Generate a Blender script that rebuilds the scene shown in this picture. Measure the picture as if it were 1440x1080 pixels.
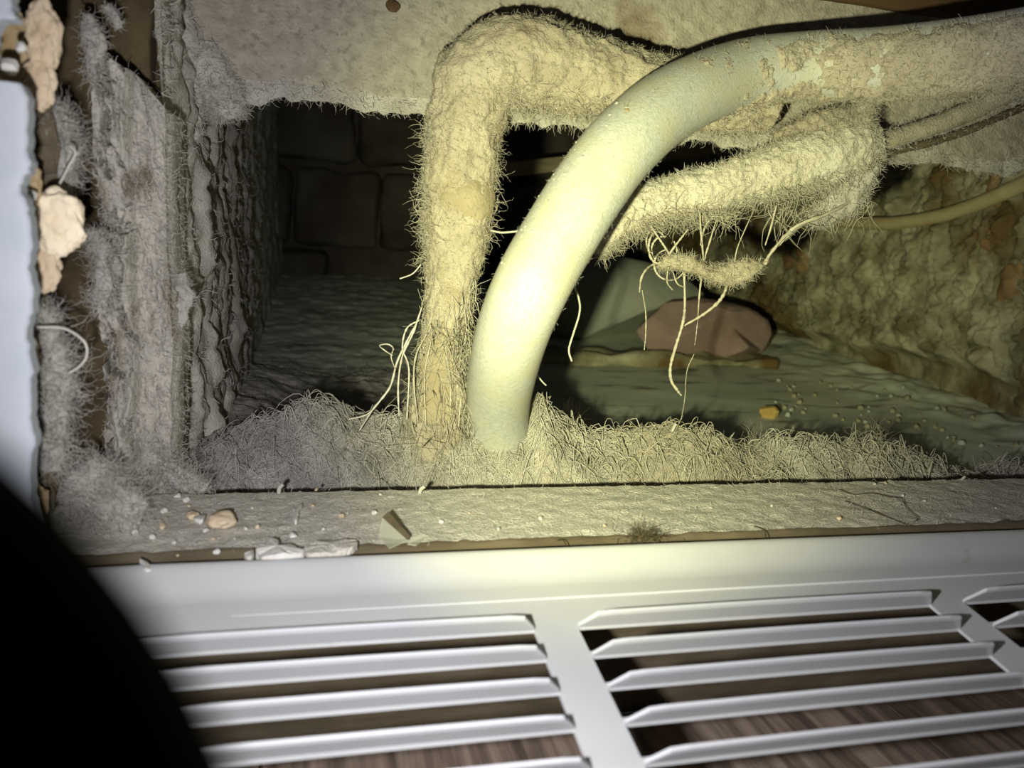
import bpy, math, random
import numpy as np

# ------------------------------------------------------------------ camera, world, exposure
for o in list(bpy.data.objects): bpy.data.objects.remove(o)
scene = bpy.context.scene
COL = scene.collection
FPX = 1100.0
YAW, PITCH, ROLL = -14.4, 10.8, 3.6
CAM = np.array([0.0, 0.0, 0.16])
def _rz(a): return np.array([[math.cos(a), -math.sin(a), 0], [math.sin(a), math.cos(a), 0], [0, 0, 1]])
def _rx(a): return np.array([[1, 0, 0], [0, math.cos(a), -math.sin(a)], [0, math.sin(a), math.cos(a)]])
ROT = _rz(math.radians(YAW)) @ _rx(math.pi/2 - math.radians(PITCH)) @ _rz(math.radians(ROLL))
cd = bpy.data.cameras.new('camera'); cam = bpy.data.objects.new('camera', cd); COL.objects.link(cam)
cd.sensor_width = 36; cd.lens = 36*FPX/1440; cd.clip_start = 0.005; cd.clip_end = 20
cd.dof.use_dof = True; cd.dof.focus_distance = 0.40; cd.dof.aperture_fstop = 12.5
import mathutils
m4 = mathutils.Matrix([[*ROT[0], CAM[0]], [*ROT[1], CAM[1]], [*ROT[2], CAM[2]], [0, 0, 0, 1]])
cam.matrix_world = m4
scene.camera = cam
w = bpy.data.worlds.new('dim_room'); scene.world = w; w.use_nodes = True
w.node_tree.nodes['Background'].inputs[0].default_value = (0.75, 0.85, 1.0, 1)
w.node_tree.nodes['Background'].inputs[1].default_value = 0.012
vs = scene.view_settings
vs.view_transform = 'Standard'; vs.look = 'None'; vs.gamma = 1; vs.use_curve_mapping = False
vs.exposure = 0.0
TORCH_HOT, TORCH_SPILL = 8.6, 3.3
HOT_COL, SPILL_COL = (0.98, 1.0, 0.40), (0.97, 0.97, 1.0)

# ------------------------------------------------------------------ helpers
rng = np.random.default_rng(7); random.seed(7)
def A(*a): return np.array(a, float)
def ray(x, y): return ROT @ A((x-720)/FPX, -(y-540)/FPX, -1.0)
def onY(x, y, Y): d = ray(x, y); return CAM + d*(Y/d[1])
def onX(x, y, X): d = ray(x, y); return CAM + d*(X/d[0])
def onZ(x, y, Z): d = ray(x, y); return CAM + d*((Z-CAM[2])/d[2])
def dep(x, y, d): return CAM + ray(x, y)*d
def axis_depth(p): return -(ROT.T @ (np.asarray(p)-CAM))[2]

def _hash(ix, iy, iz, s):
    h = (ix*374761393 + iy*668265263 + iz*2147483647 + s*974634777) & 0xFFFFFFFF
    h = ((h ^ (h >> 13))*1274126177) & 0xFFFFFFFF
    h = ((h ^ (h >> 15))*2246822519) & 0xFFFFFFFF
    return ((h ^ (h >> 16)) & 0xFFFFFF)/float(0xFFFFFF)
def vnoise(p, s=0):
    i = np.floor(p).astype(np.int64); f = p-i; u = f*f*(3-2*f); r = 0
    for dx in (0, 1):
        for dy in (0, 1):
            for dz in (0, 1):
                wgt = (u[..., 0] if dx else 1-u[..., 0])*(u[..., 1] if dy else 1-u[..., 1])*(u[..., 2] if dz else 1-u[..., 2])
                r = r + wgt*_hash(i[..., 0]+dx, i[..., 1]+dy, i[..., 2]+dz, s)
    return r*2-1
def fbm(p, scale, octs=4, s=0, gain=0.5):
    p = np.asarray(p, float)*scale; a = 1.0; t = 0; r = 0
    for k in range(octs):
        r = r + a*vnoise(p*(2.03**k)+17.3*k, s+k); t += a; a *= gain
    return r/t
def sstep(a, b, x): t = np.clip((x-a)/(b-a), 0, 1); return t*t*(3-2*t)

ORG = {}
def link(name, data, org, parent):
    o = bpy.data.objects.new(name, data); COL.objects.link(o)
    po = ORG[parent.name] if parent is not None else np.zeros(3)
    o.location = tuple(np.asarray(org)-po)
    if parent is not None: o.parent = parent
    ORG[o.name] = np.asarray(org, float)
    return o
def thing(name, label, cat, loc, group=None):
    o = link(name, None, loc, None); o.empty_display_size = 0.01
    return tag(o, label, cat, group)
def tag(o, label=None, cat=None, group=None, kind=None):
    if label: o['label'] = label
    if cat: o['category'] = cat
    if group: o['group'] = group
    if kind: o['kind'] = kind
    return o
def mk(name, V, F, mat, parent=None, smooth=True, org=None):
    V = np.asarray(V, float).reshape(-1, 3)
    if org is None: org = A(V[:, 0].mean(), V[:, 1].mean(), V[:, 2].min())
    Vl = (V-org).astype(np.float32)
    Fs = F if isinstance(F, (list, tuple)) else [F]
    Fs = [np.asarray(f, np.int32) for f in Fs if len(f)]
    me = bpy.data.meshes.new(name)
    me.vertices.add(len(Vl)); me.vertices.foreach_set('co', Vl.ravel())
    li = np.concatenate([f.ravel() for f in Fs])
    tot = np.concatenate([np.full(len(f), f.shape[1], np.int32) for f in Fs])
    st = np.concatenate([[0], np.cumsum(tot)[:-1]]).astype(np.int32)
    me.loops.add(len(li)); me.loops.foreach_set('vertex_index', li)
    me.polygons.add(len(tot)); me.polygons.foreach_set('loop_start', st)
    try: me.polygons.foreach_set('loop_total', tot)
    except Exception: pass
    me.polygons.foreach_set('use_smooth', np.full(len(tot), bool(smooth)))
    me.update(calc_edges=True)
    if mat: me.materials.append(mat)
    return link(name, me, org, parent)
def gridF(nu, nv, wrap=False):
    i, j = np.meshgrid(np.arange(nu-1), np.arange(nv if wrap else nv-1), indexing='ij')
    i = i.ravel(); j = j.ravel(); k = (j+1) % nv
    return np.stack([i*nv+j, (i+1)*nv+j, (i+1)*nv+k, i*nv+k], 1)
def gnormals(G, wrap=False):
    du = np.gradient(G, axis=0)
    dv = (np.roll(G, -1, 1)-np.roll(G, 1, 1)) if wrap else np.gradient(G, axis=1)
    n = np.cross(du, dv); return n/(np.linalg.norm(n, axis=-1, keepdims=True)+1e-12)
def join(parts):
    Vs, Fq, Ft, b = [], [], [], 0
    for V, F in parts:
        V = np.asarray(V).reshape(-1, 3)
        for f in (F if isinstance(F, (list, tuple)) else [F]):
            f = np.asarray(f)
            if len(f) == 0: continue
            (Fq if f.shape[1] == 4 else Ft).append(f+b)
        Vs.append(V); b += len(V)
    out = []
    if Fq: out.append(np.concatenate(Fq))
    if Ft: out.append(np.concatenate(Ft))
    return np.concatenate(Vs), out
def catmull(P, n):
    P = np.asarray(P, float); Q = np.vstack([2*P[0]-P[1], P, 2*P[-1]-P[-2]])
    m = len(P)-1; t = np.linspace(0, m, n); k = np.minimum(t.astype(int), m-1); f = (t-k)[:, None]
    a, b, c, d = Q[k], Q[k+1], Q[k+2], Q[k+3]
    return 0.5*((2*b)+(-a+c)*f+(2*a-5*b+4*c-d)*f*f+(-a+3*b-3*c+d)*f**3)
def frames(P):
    T = np.gradient(P, axis=0); T /= np.linalg.norm(T, axis=1, keepdims=True)+1e-12
    N = np.zeros_like(P); r = A(0, 0, 1) if abs(T[0, 2]) < .9 else A(1, 0, 0)
    n = np.cross(np.cross(T[0], r), T[0]); n /= np.linalg.norm(n); N[0] = n
    for i in range(1, len(P)):
        n = N[i-1]-T[i]*np.dot(N[i-1], T[i]); N[i] = n/(np.linalg.norm(n)+1e-12)
    return T, N, np.cross(T, N)
def tubeG(P, R, m):
    """grid (n,m,3) around path P, R scalar / (n,) / (n,m); also outward dirs"""
    T, N, B = frames(P); a = np.linspace(0, 2*math.pi, m, endpoint=False)
    D = N[:, None]*np.cos(a)[None, :, None]+B[:, None]*np.sin(a)[None, :, None]
    R = np.asarray(R, float)
    if R.ndim == 0: R = np.full((len(P), m), float(R))
    if R.ndim == 1: R = np.repeat(R[:, None], m, 1)
    return P[:, None]+D*R[..., None], D
def closeG(G):
    """quads of a wrapped grid plus end fans"""
    nu, nv = G.shape[:2]; V = G.reshape(-1, 3); Fq = gridF(nu, nv, True)
    c0, c1 = G[0].mean(0), G[-1].mean(0); j = np.arange(nv); k = (j+1) % nv
    V = np.vstack([V, c0, c1]); b = nu*nv
    Ft = np.vstack([np.stack([np.full(nv, b), j, k], 1), np.stack([np.full(nv, b+1), (nu-1)*nv+k, (nu-1)*nv+j], 1)])
    return V, [Fq[:, ::-1], Ft[:, ::-1]]
def simple_tube(P, r, m=8, n=None):
    P = catmull(P, n) if n else np.asarray(P, float)
    return closeG(tubeG(P, r, m)[0])
def strands(PATHS, rad, m=3, taper=0.35):
    """PATHS (N,K,3), rad (N,) -> tubes with m sides, one array of quads"""
    N, K, _ = PATHS.shape
    T = np.gradient(PATHS, axis=1); T /= np.linalg.norm(T, axis=2, keepdims=True)+1e-12
    ref = rng.normal(size=(N, 1, 3)); n = np.cross(T, ref); n /= np.linalg.norm(n, axis=2, keepdims=True)+1e-12
    b = np.cross(T, n); a = np.arange(m)*2*math.pi/m
    tp = 1-(1-taper)*np.linspace(0, 1, K)**2
    R = rad[:, None]*tp[None]
    V = PATHS[:, :, None]+R[:, :, None, None]*(n[:, :, None]*np.cos(a)[None, None, :, None]+b[:, :, None]*np.sin(a)[None, None, :, None])
    base = gridF(K, m, True)
    F = (base[None]+(np.arange(N)*K*m)[:, None, None]).reshape(-1, 4)
    return V.reshape(-1, 3), F
def fuzz(roots, dirs, L, r, curl=0.5, seg=4, grav=0.0):
    N = len(roots); L = np.broadcast_to(L, (N,)).astype(float)*rng.uniform(.45, 1.35, N); P = np.zeros((N, seg+1, 3)); P[:, 0] = roots
    d = dirs/(np.linalg.norm(dirs, axis=1, keepdims=True)+1e-12)
    curl = curl*1.5; bend = rng.normal(size=(N, 3))*curl
    for k in range(seg):
        d = d+bend/seg*2+rng.normal(size=(N, 3))*curl*.35+A(0, 0, -grav)/seg
        d /= np.linalg.norm(d, axis=1, keepdims=True)+1e-12
        P[:, k+1] = P[:, k]+d*(L/seg)[:, None]
    return strands(P, np.broadcast_to(r, (N,))*.72*rng.uniform(.6, 1.3, N))
def pick(G, Nn, n, mask=None):
    Gf = G.reshape(-1, 3); Nf = Nn.reshape(-1, 3)
    if mask is not None:
        idx = np.flatnonzero(mask.ravel() > rng.uniform(size=mask.size))
    else: idx = np.arange(len(Gf))
    s = idx[rng.integers(0, len(idx), n)]
    return Gf[s]+rng.normal(size=(n, 3))*.0004, Nf[s]
def lying(n, x0, x1, y0, y1, hf, L, r, seg=9, bend=2.0, lift=.003, heading=None, spread=3.14):
    x = rng.uniform(x0, x1, n); y = rng.uniform(y0, y1, n)
    th = rng.uniform(-math.pi, math.pi, n) if heading is None else heading+rng.normal(size=n)*spread
    k = rng.normal(size=n)*bend; L = L*rng.uniform(.4, 1.5, n); lf = np.abs(rng.normal(size=n))*lift
    P = np.zeros((n, seg+1, 3))
    for i in range(seg+1):
        P[:, i, 0] = x; P[:, i, 1] = y
        P[:, i, 2] = hf(x, y)+.0006+lf*math.sin(math.pi*i/seg)+rng.normal(size=n)*.0002
        x = x+np.cos(th)*L/seg; y = y+np.sin(th)*L/seg*.8; th = th+k/seg
    return strands(P, r*rng.uniform(.6, 1.4, n), taper=.6)
def icos(sub=2):
    t = (1+5**.5)/2
    V = [A(*v) for v in [(-1, t, 0), (1, t, 0), (-1, -t, 0), (1, -t, 0), (0, -1, t), (0, 1, t), (0, -1, -t), (0, 1, -t), (t, 0, -1), (t, 0, 1), (-t, 0, -1), (-t, 0, 1)]]
    V = [v/np.linalg.norm(v) for v in V]
    F = [(0, 11, 5), (0, 5, 1), (0, 1, 7), (0, 7, 10), (0, 10, 11), (1, 5, 9), (5, 11, 4), (11, 10, 2), (10, 7, 6), (7, 1, 8), (3, 9, 4), (3, 4, 2), (3, 2, 6), (3, 6, 8), (3, 8, 9), (4, 9, 5), (2, 4, 11), (6, 2, 10), (8, 6, 7), (9, 8, 1)]
    for _ in range(sub):
        c = {}; nf = []
        def mid(a, b):
            k = (min(a, b), max(a, b))
            if k not in c:
                v = V[a]+V[b]; V.append(v/np.linalg.norm(v)); c[k] = len(V)-1
            return c[k]
        for a, b, d in F:
            x, y, z = mid(a, b), mid(b, d), mid(d, a); nf += [(a, x, z), (b, y, x), (d, z, y), (x, y, z)]
        F = nf
    return np.array(V), np.array(F)
ICO = {k: icos(k) for k in (1, 2, 3, 4, 5)}
def blob(c, r, sub=2, amp=.25, sc=1.6, s=0, rot=0.0, facet=0):
    V, F = ICO[sub]; r = np.broadcast_to(r, (3,)); D = V.copy()
    n = fbm(V+s*3.7, sc, 4, s)
    V = V*(1+amp*2*n)[:, None]
    if facet:
        for k in range(facet):
            rr = np.random.default_rng(s*31+k); nrm = rr.normal(size=3); nrm /= np.linalg.norm(nrm); h = rr.uniform(.45, .8)
            dd = V@nrm; V = V-np.maximum(dd-h, 0)[:, None]*nrm
    V = V*r
    if rot: V = V@_rz(rot).T
    return V+np.asarray(c), F, D
def box(x0, x1, y0, y1, z0, z1):
    V = A([x0, y0, z0], [x1, y0, z0], [x1, y1, z0], [x0, y1, z0], [x0, y0, z1], [x1, y0, z1], [x1, y1, z1], [x0, y1, z1])
    return V, np.array([[0, 3, 2, 1], [4, 5, 6, 7], [0, 1, 5, 4], [1, 2, 6, 5], [2, 3, 7, 6], [3, 0, 4, 7]])
def bevbox(x0, x1, y0, y1, z0, z1, b=.002, n=5, amp=0.0, sc=60, s=0):
    """a box with rounded arrises on a subdivided cube, optional relief"""
    g = []
    u = np.linspace(-1, 1, n*2+1)
    parts = []
    c = A((x0+x1)/2, (y0+y1)/2, (z0+z1)/2); h = A(x1-x0, y1-y0, z1-z0)/2
    for ax in range(3):
        for sg in (-1, 1):
            a, bb = [(1, 2), (2, 0), (0, 1)][ax]
            U, W = np.meshgrid(u, u, indexing='ij'); P = np.zeros(U.shape+(3,))
            # denser near the arrises
            f = lambda q: np.sign(q)*(1-(1-np.abs(q))**1.6)
            P[..., ax] = sg; P[..., a] = f(U); P[..., bb] = f(W)
            Q = P*h; I = np.clip(Q, -(h-b), h-b); D = Q-I; l = np.linalg.norm(D, axis=-1, keepdims=True)+1e-12
            Q = I+D/l*np.minimum(l, b)+c
            if amp:
                Q = Q+(D/l)*(amp*fbm(Q, sc, 3, s))[..., None]
            F = gridF(*U.shape)
            parts.append((Q, F if sg > 0 else F[:, ::-1]))
    return join(parts)
def slab_poly(pts, y0, y1):
    """extrude an (x,z) outline from y0 to y1"""
    n = len(pts); p = np.asarray(pts, float)
    V = np.vstack([np.c_[p[:, 0], np.full(n, y0), p[:, 1]], np.c_[p[:, 0], np.full(n, y1), p[:, 1]]])
    c0 = V[:n].mean(0); c1 = V[n:].mean(0); V = np.vstack([V, c0, c1]); j = np.arange(n); k = (j+1) % n
    Ft = np.vstack([np.stack([np.full(n, 2*n), j, k], 1), np.stack([np.full(n, 2*n+1), n+k, n+j], 1)])
    return V, [np.stack([j, n+j, n+k, k], 1), Ft]

# ------------------------------------------------------------------ materials
def material(name, c1, c2, scale=60, rough=.9, bump=0.0, bscale=400, detail=6, stretch=(1, 1, 1), lo=.35, hi=.65, spots=None, spec=.25, metal=0):
    m = bpy.data.materials.new(name); m.use_nodes = True; nt = m.node_tree; N = nt.nodes; L = nt.links
    b = N['Principled BSDF']; b.inputs['Roughness'].default_value = rough; b.inputs['Metallic'].default_value = metal
    b.inputs['Specular IOR Level'].default_value = spec
    tc = N.new('ShaderNodeTexCoord'); mp = N.new('ShaderNodeMapping'); mp.inputs['Scale'].default_value = stretch
    L.new(tc.outputs['Object'], mp.inputs['Vector'])
    nz = N.new('ShaderNodeTexNoise'); nz.inputs['Scale'].default_value = scale; nz.inputs['Detail'].default_value = detail
    L.new(mp.outputs[0], nz.inputs['Vector'])
    cr = N.new('ShaderNodeValToRGB'); cr.color_ramp.elements[0].position = lo; cr.color_ramp.elements[1].position = hi
    cr.color_ramp.elements[0].color = (*c1, 1); cr.color_ramp.elements[1].color = (*c2, 1)
    L.new(nz.outputs['Fac'], cr.inputs['Fac']); out = cr.outputs[0]
    for sp in (spots or []):           # (colour, noise scale, low, high)
        n2 = N.new('ShaderNodeTexNoise'); n2.inputs['Scale'].default_value = sp[1]; n2.inputs['Detail'].default_value = 5
        L.new(mp.outputs[0], n2.inputs['Vector'])
        mr = N.new('ShaderNodeMapRange'); mr.inputs['From Min'].default_value = sp[2]; mr.inputs['From Max'].default_value = sp[3]
        L.new(n2.outputs['Fac'], mr.inputs['Value'])
        mx = N.new('ShaderNodeMix'); mx.data_type = 'RGBA'; mx.inputs['B'].default_value = (*sp[0], 1)
        L.new(mr.outputs[0], mx.inputs['Factor']); L.new(out, mx.inputs['A']); out = mx.outputs['Result']
    L.new(out, b.inputs['Base Color'])
    if bump:
        nb = N.new('ShaderNodeTexNoise'); nb.inputs['Scale'].default_value = bscale; nb.inputs['Detail'].default_value = 5
        L.new(mp.outputs[0], nb.inputs['Vector'])
        bp = N.new('ShaderNodeBump'); bp.inputs['Strength'].default_value = bump; bp.inputs['Distance'].default_value = .001
        L.new(nb.outputs['Fac'], bp.inputs['Height']); L.new(bp.outputs[0], b.inputs['Normal'])
    return m
M = {}
M['dust'] = material('grey_dust', (0.404, 0.376, 0.322), (0.558, 0.524, 0.461), 90, .95, .7, 900)
M['studdust'] = material('patchy_grey_dust', (.36, .335, .285), (.52, .485, .42), 90, .95, .8, 800, stretch=(1, 1, .4), spots=[((.13, .10, .06), 60, .55, .64)])
M['dust_lint'] = material('grey_lint', (0.461, 0.433, 0.385), (0.634, 0.597, 0.538), 60, .95)
M['felt'] = material('cream_felted_dust', (0.343, 0.297, 0.218), (0.436, 0.389, 0.297), 70, .95, .8, 1100, spots=[((0.317, 0.231, 0.119), 22, .58, .75)])
M['felt_lint'] = material('cream_lint', (0.420, 0.378, 0.294), (0.518, 0.476, 0.385), 60, .95)
M['palefelt'] = material('pale_felted_dust', (0.515, 0.476, 0.382), (0.608, 0.569, 0.476), 70, .95, .8, 1100)
M['pale_lint'] = material('pale_lint', (0.576, 0.536, 0.440), (0.672, 0.632, 0.544), 60, .95)
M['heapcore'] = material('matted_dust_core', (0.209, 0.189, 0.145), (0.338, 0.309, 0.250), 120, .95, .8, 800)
M['heap_lint'] = material('straw_grey_lint', (0.426, 0.396, 0.328), (0.579, 0.546, 0.468), 60, .95)
M['tape'] = material('bare_tan_wrap', (.285, .235, .15), (.36, .305, .20), 60, .9, .5, 700)
M['pvc'] = material('dusty_white_plastic', (0.397, 0.403, 0.358), (0.486, 0.493, 0.448), 500, .55, .35, 1300, lo=.3, hi=.6, spots=[((.47, .45, .35), 55, .46, .66)])
M['powder'] = material('pale_powder', (0.465, 0.450, 0.375), (0.562, 0.540, 0.465), 200, .95, .6, 1500)
M['board'] = material('dust_coated_board', (0.322, 0.287, 0.231), (0.420, 0.378, 0.308), 160, .95, .8, 700, spots=[((0.168, 0.119, 0.070), 14, .62, .72), ((0.252, 0.224, 0.182), 260, .56, .70)])
M['wood_and_shade'] = material('brown_wood_and_shade', (0.086, 0.066, 0.040), (0.138, 0.109, 0.069), 30, .9, .3, 300, stretch=(1, 6, 6))  # dull brown for small parts; on the sill front it is painted shade
M['palewood'] = material('pale_old_wood', (.30, .25, .15), (.42, .36, .24), 30, .9, .3, 300, stretch=(1, 6, 6))
M['rawwood'] = material('raw_brown_wood', (0.078, 0.045, 0.021), (0.132, 0.078, 0.036), 30, .85, .4, 300, stretch=(1, 6, 6))
M['sill'] = material('dusty_sill', (0.560, 0.526, 0.459), (0.694, 0.655, 0.577), 220, .95, .9, 900, spots=[((0.784, 0.750, 0.672), 420, .62, .75)])
M['concrete'] = material('grey_concrete', (0.552, 0.589, 0.477), (0.777, 0.815, 0.665), 9, .9, .15, 220, spots=[((0.251, 0.251, 0.188), 22, .58, .70)], stretch=(.7, 2.2, 1))
M['rubble'] = material('mouldering_plaster', (0.172, 0.155, 0.086), (0.529, 0.500, 0.345), 34, .95, 1.0, 420, detail=9, spots=[((0.161, 0.109, 0.044), 9, .54, .64)])
M['rubblefluff'] = material('olive_grey_fluff', (0.391, 0.368, 0.253), (0.598, 0.575, 0.425), 40, .95)
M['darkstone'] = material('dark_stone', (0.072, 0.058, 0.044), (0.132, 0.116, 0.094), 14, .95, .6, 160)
M['pinkstone'] = material('pink_sandstone', (.30, .205, .185), (.40, .29, .255), 25, .9, .5, 300)
M['palestone'] = material('pale_pink_stone', (.55, .43, .35), (.63, .52, .43), 25, .9, .5, 300)
M['greyslab'] = material('pale_grey_slab', (.38, .40, .34), (.46, .48, .41), 20, .9, .3, 200)
M['brick'] = material('orange_brick', (.24, .15, .075), (.40, .25, .11), 40, .9, .5, 300, spots=[((.34, .31, .21), 30, .48, .62)])
M['cable'] = material('yellowed_cable', (.46, .38, .19), (.58, .50, .29), 30, .6, .2, 400)
M['plaster'] = material('peach_plaster', (0.561, 0.425, 0.281), (0.680, 0.561, 0.408), 120, .95, .6, 500)
M['brightplaster'] = material('bright_peach_plaster', (.80, .66, .46), (.90, .79, .60), 120, .95, .6, 500)
M['whiteplaster'] = material('white_plaster', (0.595, 0.570, 0.527), (0.714, 0.680, 0.637), 120, .95, .6, 500)
M['tanplaster'] = material('tan_plaster', (0.336, 0.240, 0.120), (0.480, 0.368, 0.216), 90, .95, .6, 500)
M['whitewall'] = material('white_wall_paint', (0.437, 0.468, 0.523), (0.499, 0.523, 0.569), 60, .6, .1, 300)
M['grille'] = material('white_enamel', (0.525, 0.525, 0.529), (0.566, 0.566, 0.570), 25, .38, .04, 300, spots=[((0.410, 0.377, 0.320), 60, .70, .80)], spec=.45)
M['enamel'] = material('clean_white_enamel', (0.541, 0.541, 0.558), (0.582, 0.582, 0.599), 25, .35, .03, 300, spec=.45)
M['laminate'] = material('brown_laminate', (0.151, 0.108, 0.081), (0.454, 0.346, 0.270), 28, .5, .1, 300, stretch=(7, .5, 1), detail=8)
M['laminate2'] = material('dark_laminate', (0.097, 0.070, 0.051), (0.292, 0.216, 0.162), 28, .5, .1, 300, stretch=(7, .5, 1), detail=8)
M['ash'] = material('grey_fluff', (0.319, 0.299, 0.272), (0.506, 0.477, 0.439), 60, .95)
M['black'] = material('black_torch_plastic', (.004, .004, .004), (.007, .007, .007), 50, .8, spec=.02)
M['hair'] = material('dark_hair', (.03, .02, .012), (.06, .04, .02), 50, .6)
M['yellow'] = material('yellow_chip', (.62, .42, .12), (.74, .54, .20), 90, .8)
M['brownpaper'] = material('brown_board', (0.068, 0.048, 0.024), (0.136, 0.100, 0.052), 45, .95, .4, 300)
def clear_tape():
    m = bpy.data.materials.new('clear_tape'); m.use_nodes = True; b = m.node_tree.nodes['Principled BSDF']
    b.inputs['Base Color'].default_value = (.75, .76, .62, 1); b.inputs['Roughness'].default_value = .25
    b.inputs['Alpha'].default_value = .35
    return m
M['cleartape'] = clear_tape()

# ------------------------------------------------------------------ setting
ZF, ZL, ZC, ZB = -.023, .05, .025, .222       # laminate, sill top, cavity floor, header lower edge
YL0, YL1, YB = .259, .321, .405               # sill front/back, header face
XR, XLW, YBK = .58, -.056, 1.32
# laminate floor with planks
V, F = box(-.7, 1.0, -.9, YL0, ZF-.02, ZF-.004)
floor = tag(mk('floor', V, F, M['laminate2'], smooth=False), 'brown wood-look laminate floor under the vent grille', kind='structure')
xb = onZ(1300, 1035, ZF)[0]
k = 0
for i in range(-5, 6):
    x0 = xb+i*.125; ys = [-.9, -.9+.35+.2*((i*37) % 3), YL0]
    for a, b in zip(ys[:-1], ys[1:]):
        V, F = bevbox(x0+.0004, x0+.1246, a+.0004, b-.0004, ZF-.008, ZF, .0008, 3)
        mk('plank', V, F, M['laminate2'] if i in (0, 3, -4) else M['laminate'], floor)
# sill plate
nx, ny = 620, 72
xs = np.linspace(-.135, .75, nx); sy = np.linspace(0, 1, ny)
X, S = np.meshgrid(xs, sy, indexing='ij')
prof_y = np.interp(S, [0, .18, .24, .9, 1], [YL0, YL0, YL0+.003, YL1-.001, YL1])
prof_z = np.interp(S, [0, .18, .24, .93, 1], [ZF, ZL-.004, ZL, ZL, ZL-.006])
G = np.stack([X, prof_y, prof_z], -1)
rel = .0007*fbm(G, 160, 4, 3)+.0010*np.maximum(fbm(G, 420, 2, 5)-.25, 0)
G[..., 2] += rel*(S > .2); G[..., 1] += (.0012*fbm(G, 40, 3, 9))*(S < .3)
SILL = G
bx_, bF = box(-.135, .75, YL1-.002, YL1, ZF, ZL-.008)
js = int(.25*ny); V, F = join([(G[:, js:], gridF(nx, ny-js)), (bx_, bF)])
sill = tag(mk('trim_1', V, F, M['sill']), 'dusty wooden sill plate between the grille and the cavity', kind='structure')
mk('painted_shade_front', G[:, :js+1], gridF(nx, js+1), M['wood_and_shade'], sill)  # dark brown front face: the shadow strip under the sill edge, put into its colour
# lint scattered on the sill
n = 2600
r0 = np.c_[rng.uniform(-.13, .6, n), rng.uniform(YL0+.003, YL1, n), np.full(n, ZL+.0004)]
V, F = fuzz(r0, np.c_[rng.normal(size=n), rng.normal(size=n)*.5, np.abs(rng.normal(size=n))*.25], .0022, .00012, .6, 3)
tag(mk('sill_lint', V, F, M['dust_lint'], sill), 'fine lint lying on the sill', kind='stuff')

# cavity floor, rising a little towards the back
def slope(y): return .055*sstep(.42, 1.5, y)
def onF(px, py):
    z = ZC
    for _ in range(8):
        c = onZ(px, py, z); z = ZC+float(slope(c[1]))
    return c
def floor_h(x, y):
    p = np.stack([x, y, np.zeros_like(x)], -1)
    left = 1-sstep(.10, .26, x)
    t = (y-.33)/.37+.12*fbm(p, 12, 3, 21)
    ter = np.floor(t*6)/6+sstep(.55, 1.0, (t*6) % 1)/6
    lay = left*(1-sstep(.62, .74, y))*(.012*(1-np.clip(ter, 0, 1)))*sstep(.34, .40, y)
    wall = .016*left*(1-sstep(-.05, .01, x))*(1-sstep(.5, .8, y))*sstep(.35, .40, y)
    rgh = .003*fbm(p, 60, 4, 22)*(.04+.96*left)+.0012*fbm(p, 240, 3, 23)*(.03+.97*left)+.0015*fbm(p, 9, 2, 24)
    rb = .013*sstep(XR-.11, XR, x+.03*fbm(p, 14, 3, 25))*(.6+.6*fbm(p, 40, 3, 26))
    return ZC+slope(y)+lay+wall+rgh+np.maximum(rb, 0)
nx, ny = 250, 330
xs = np.linspace(XLW-.05, XR+.05, nx); ys = .318+(YBK+.04-.318)*np.linspace(0, 1, ny)**1.6
X, Y = np.meshgrid(xs, ys, indexing='ij'); G = np.stack([X, Y, floor_h(X, Y)], -1)
cfl = tag(mk('floor_cavity', G, gridF(nx, ny), M['concrete']), 'grey dusty concrete floor inside the wall cavity', kind='structure')
n = 5200; x = rng.uniform(XLW, .14, n); y = .33+.4*rng.uniform(0, 1, n)**1.3
V, F = fuzz(np.c_[x, y, floor_h(x, y)], np.c_[rng.normal(size=n), rng.normal(size=n), .3+np.abs(rng.normal(size=n))*.4], .004, .00022, .7, 3)
tag(mk('dust_layer', V, F, M['ash'], cfl), 'grey lint layered over the left part of the cavity floor', kind='stuff')
# grey dust blanket over that part
nx, ny = 170, 300
xs = np.linspace(XLW-.04, .24, nx); ys = np.linspace(.345, .76, ny); X, Y = np.meshgrid(xs, ys, indexing='ij')
p = np.stack([X, Y, 0*X], -1)
H = floor_h(X, Y)+.0035*(fbm(p, 30, 4, 33)+.45)-.008*sstep(.13, .23, X)-.008*sstep(.66, .75, Y+.03*fbm(p, 20, 2, 34))
mk('dust_blanket', np.stack([X, Y, H], -1), gridF(nx, ny), M['dust'], cfl)

# header board above the opening
nx, nz = 430, 200
xs = np.linspace(-.10, .80, nx); ss = np.linspace(0, 1, nz); X, S = np.meshgrid(xs, ss, indexing='ij')
low = ZB+.003*fbm(np.stack([X, 0*X, 0*X], -1), 30, 3, 41)
Zt = low+(S-.06)/.94*(.50-ZB); yy = np.where(S < .06, YB+.02*(1-S/.06), YB)
Zt = np.where(S < .06, low+.001*np.sin(S/.06*3), Zt)
G = np.stack([X, yy, Zt], -1)
G[..., 1] -= .0016*fbm(G, 55, 4, 42)+.0012*fbm(G, 260, 3, 43)+.006*sstep(0, -.07, X)*np.maximum(fbm(G, 22, 3, 44)+.3, 0)
hb, hF = box(-.10, .80, YB+.019, YB+.02, ZB, .5)
V, F = join([(G, gridF(nx, nz)[:, ::-1]), (hb, hF)])
header = tag(mk('wall_upper', V, F, M['board']), 'dust coated wooden header board above the cavity opening', kind='structure')
HN = -np.abs(gnormals(G))*A(0, 1, 0)+A(0, 0, 0)
n = 7000; r0, _ = pick(G[:, 12:], HN[:, 12:], n)
V, F = fuzz(r0, np.c_[rng.normal(size=n), -.5-np.abs(rng.normal(size=n))*.4, rng.normal(size=n)-.3], .0026, .00014, .6, 3)
tag(mk('board_lint', V, F, M['dust_lint'], header), 'fine lint on the board face', kind='stuff')
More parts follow.
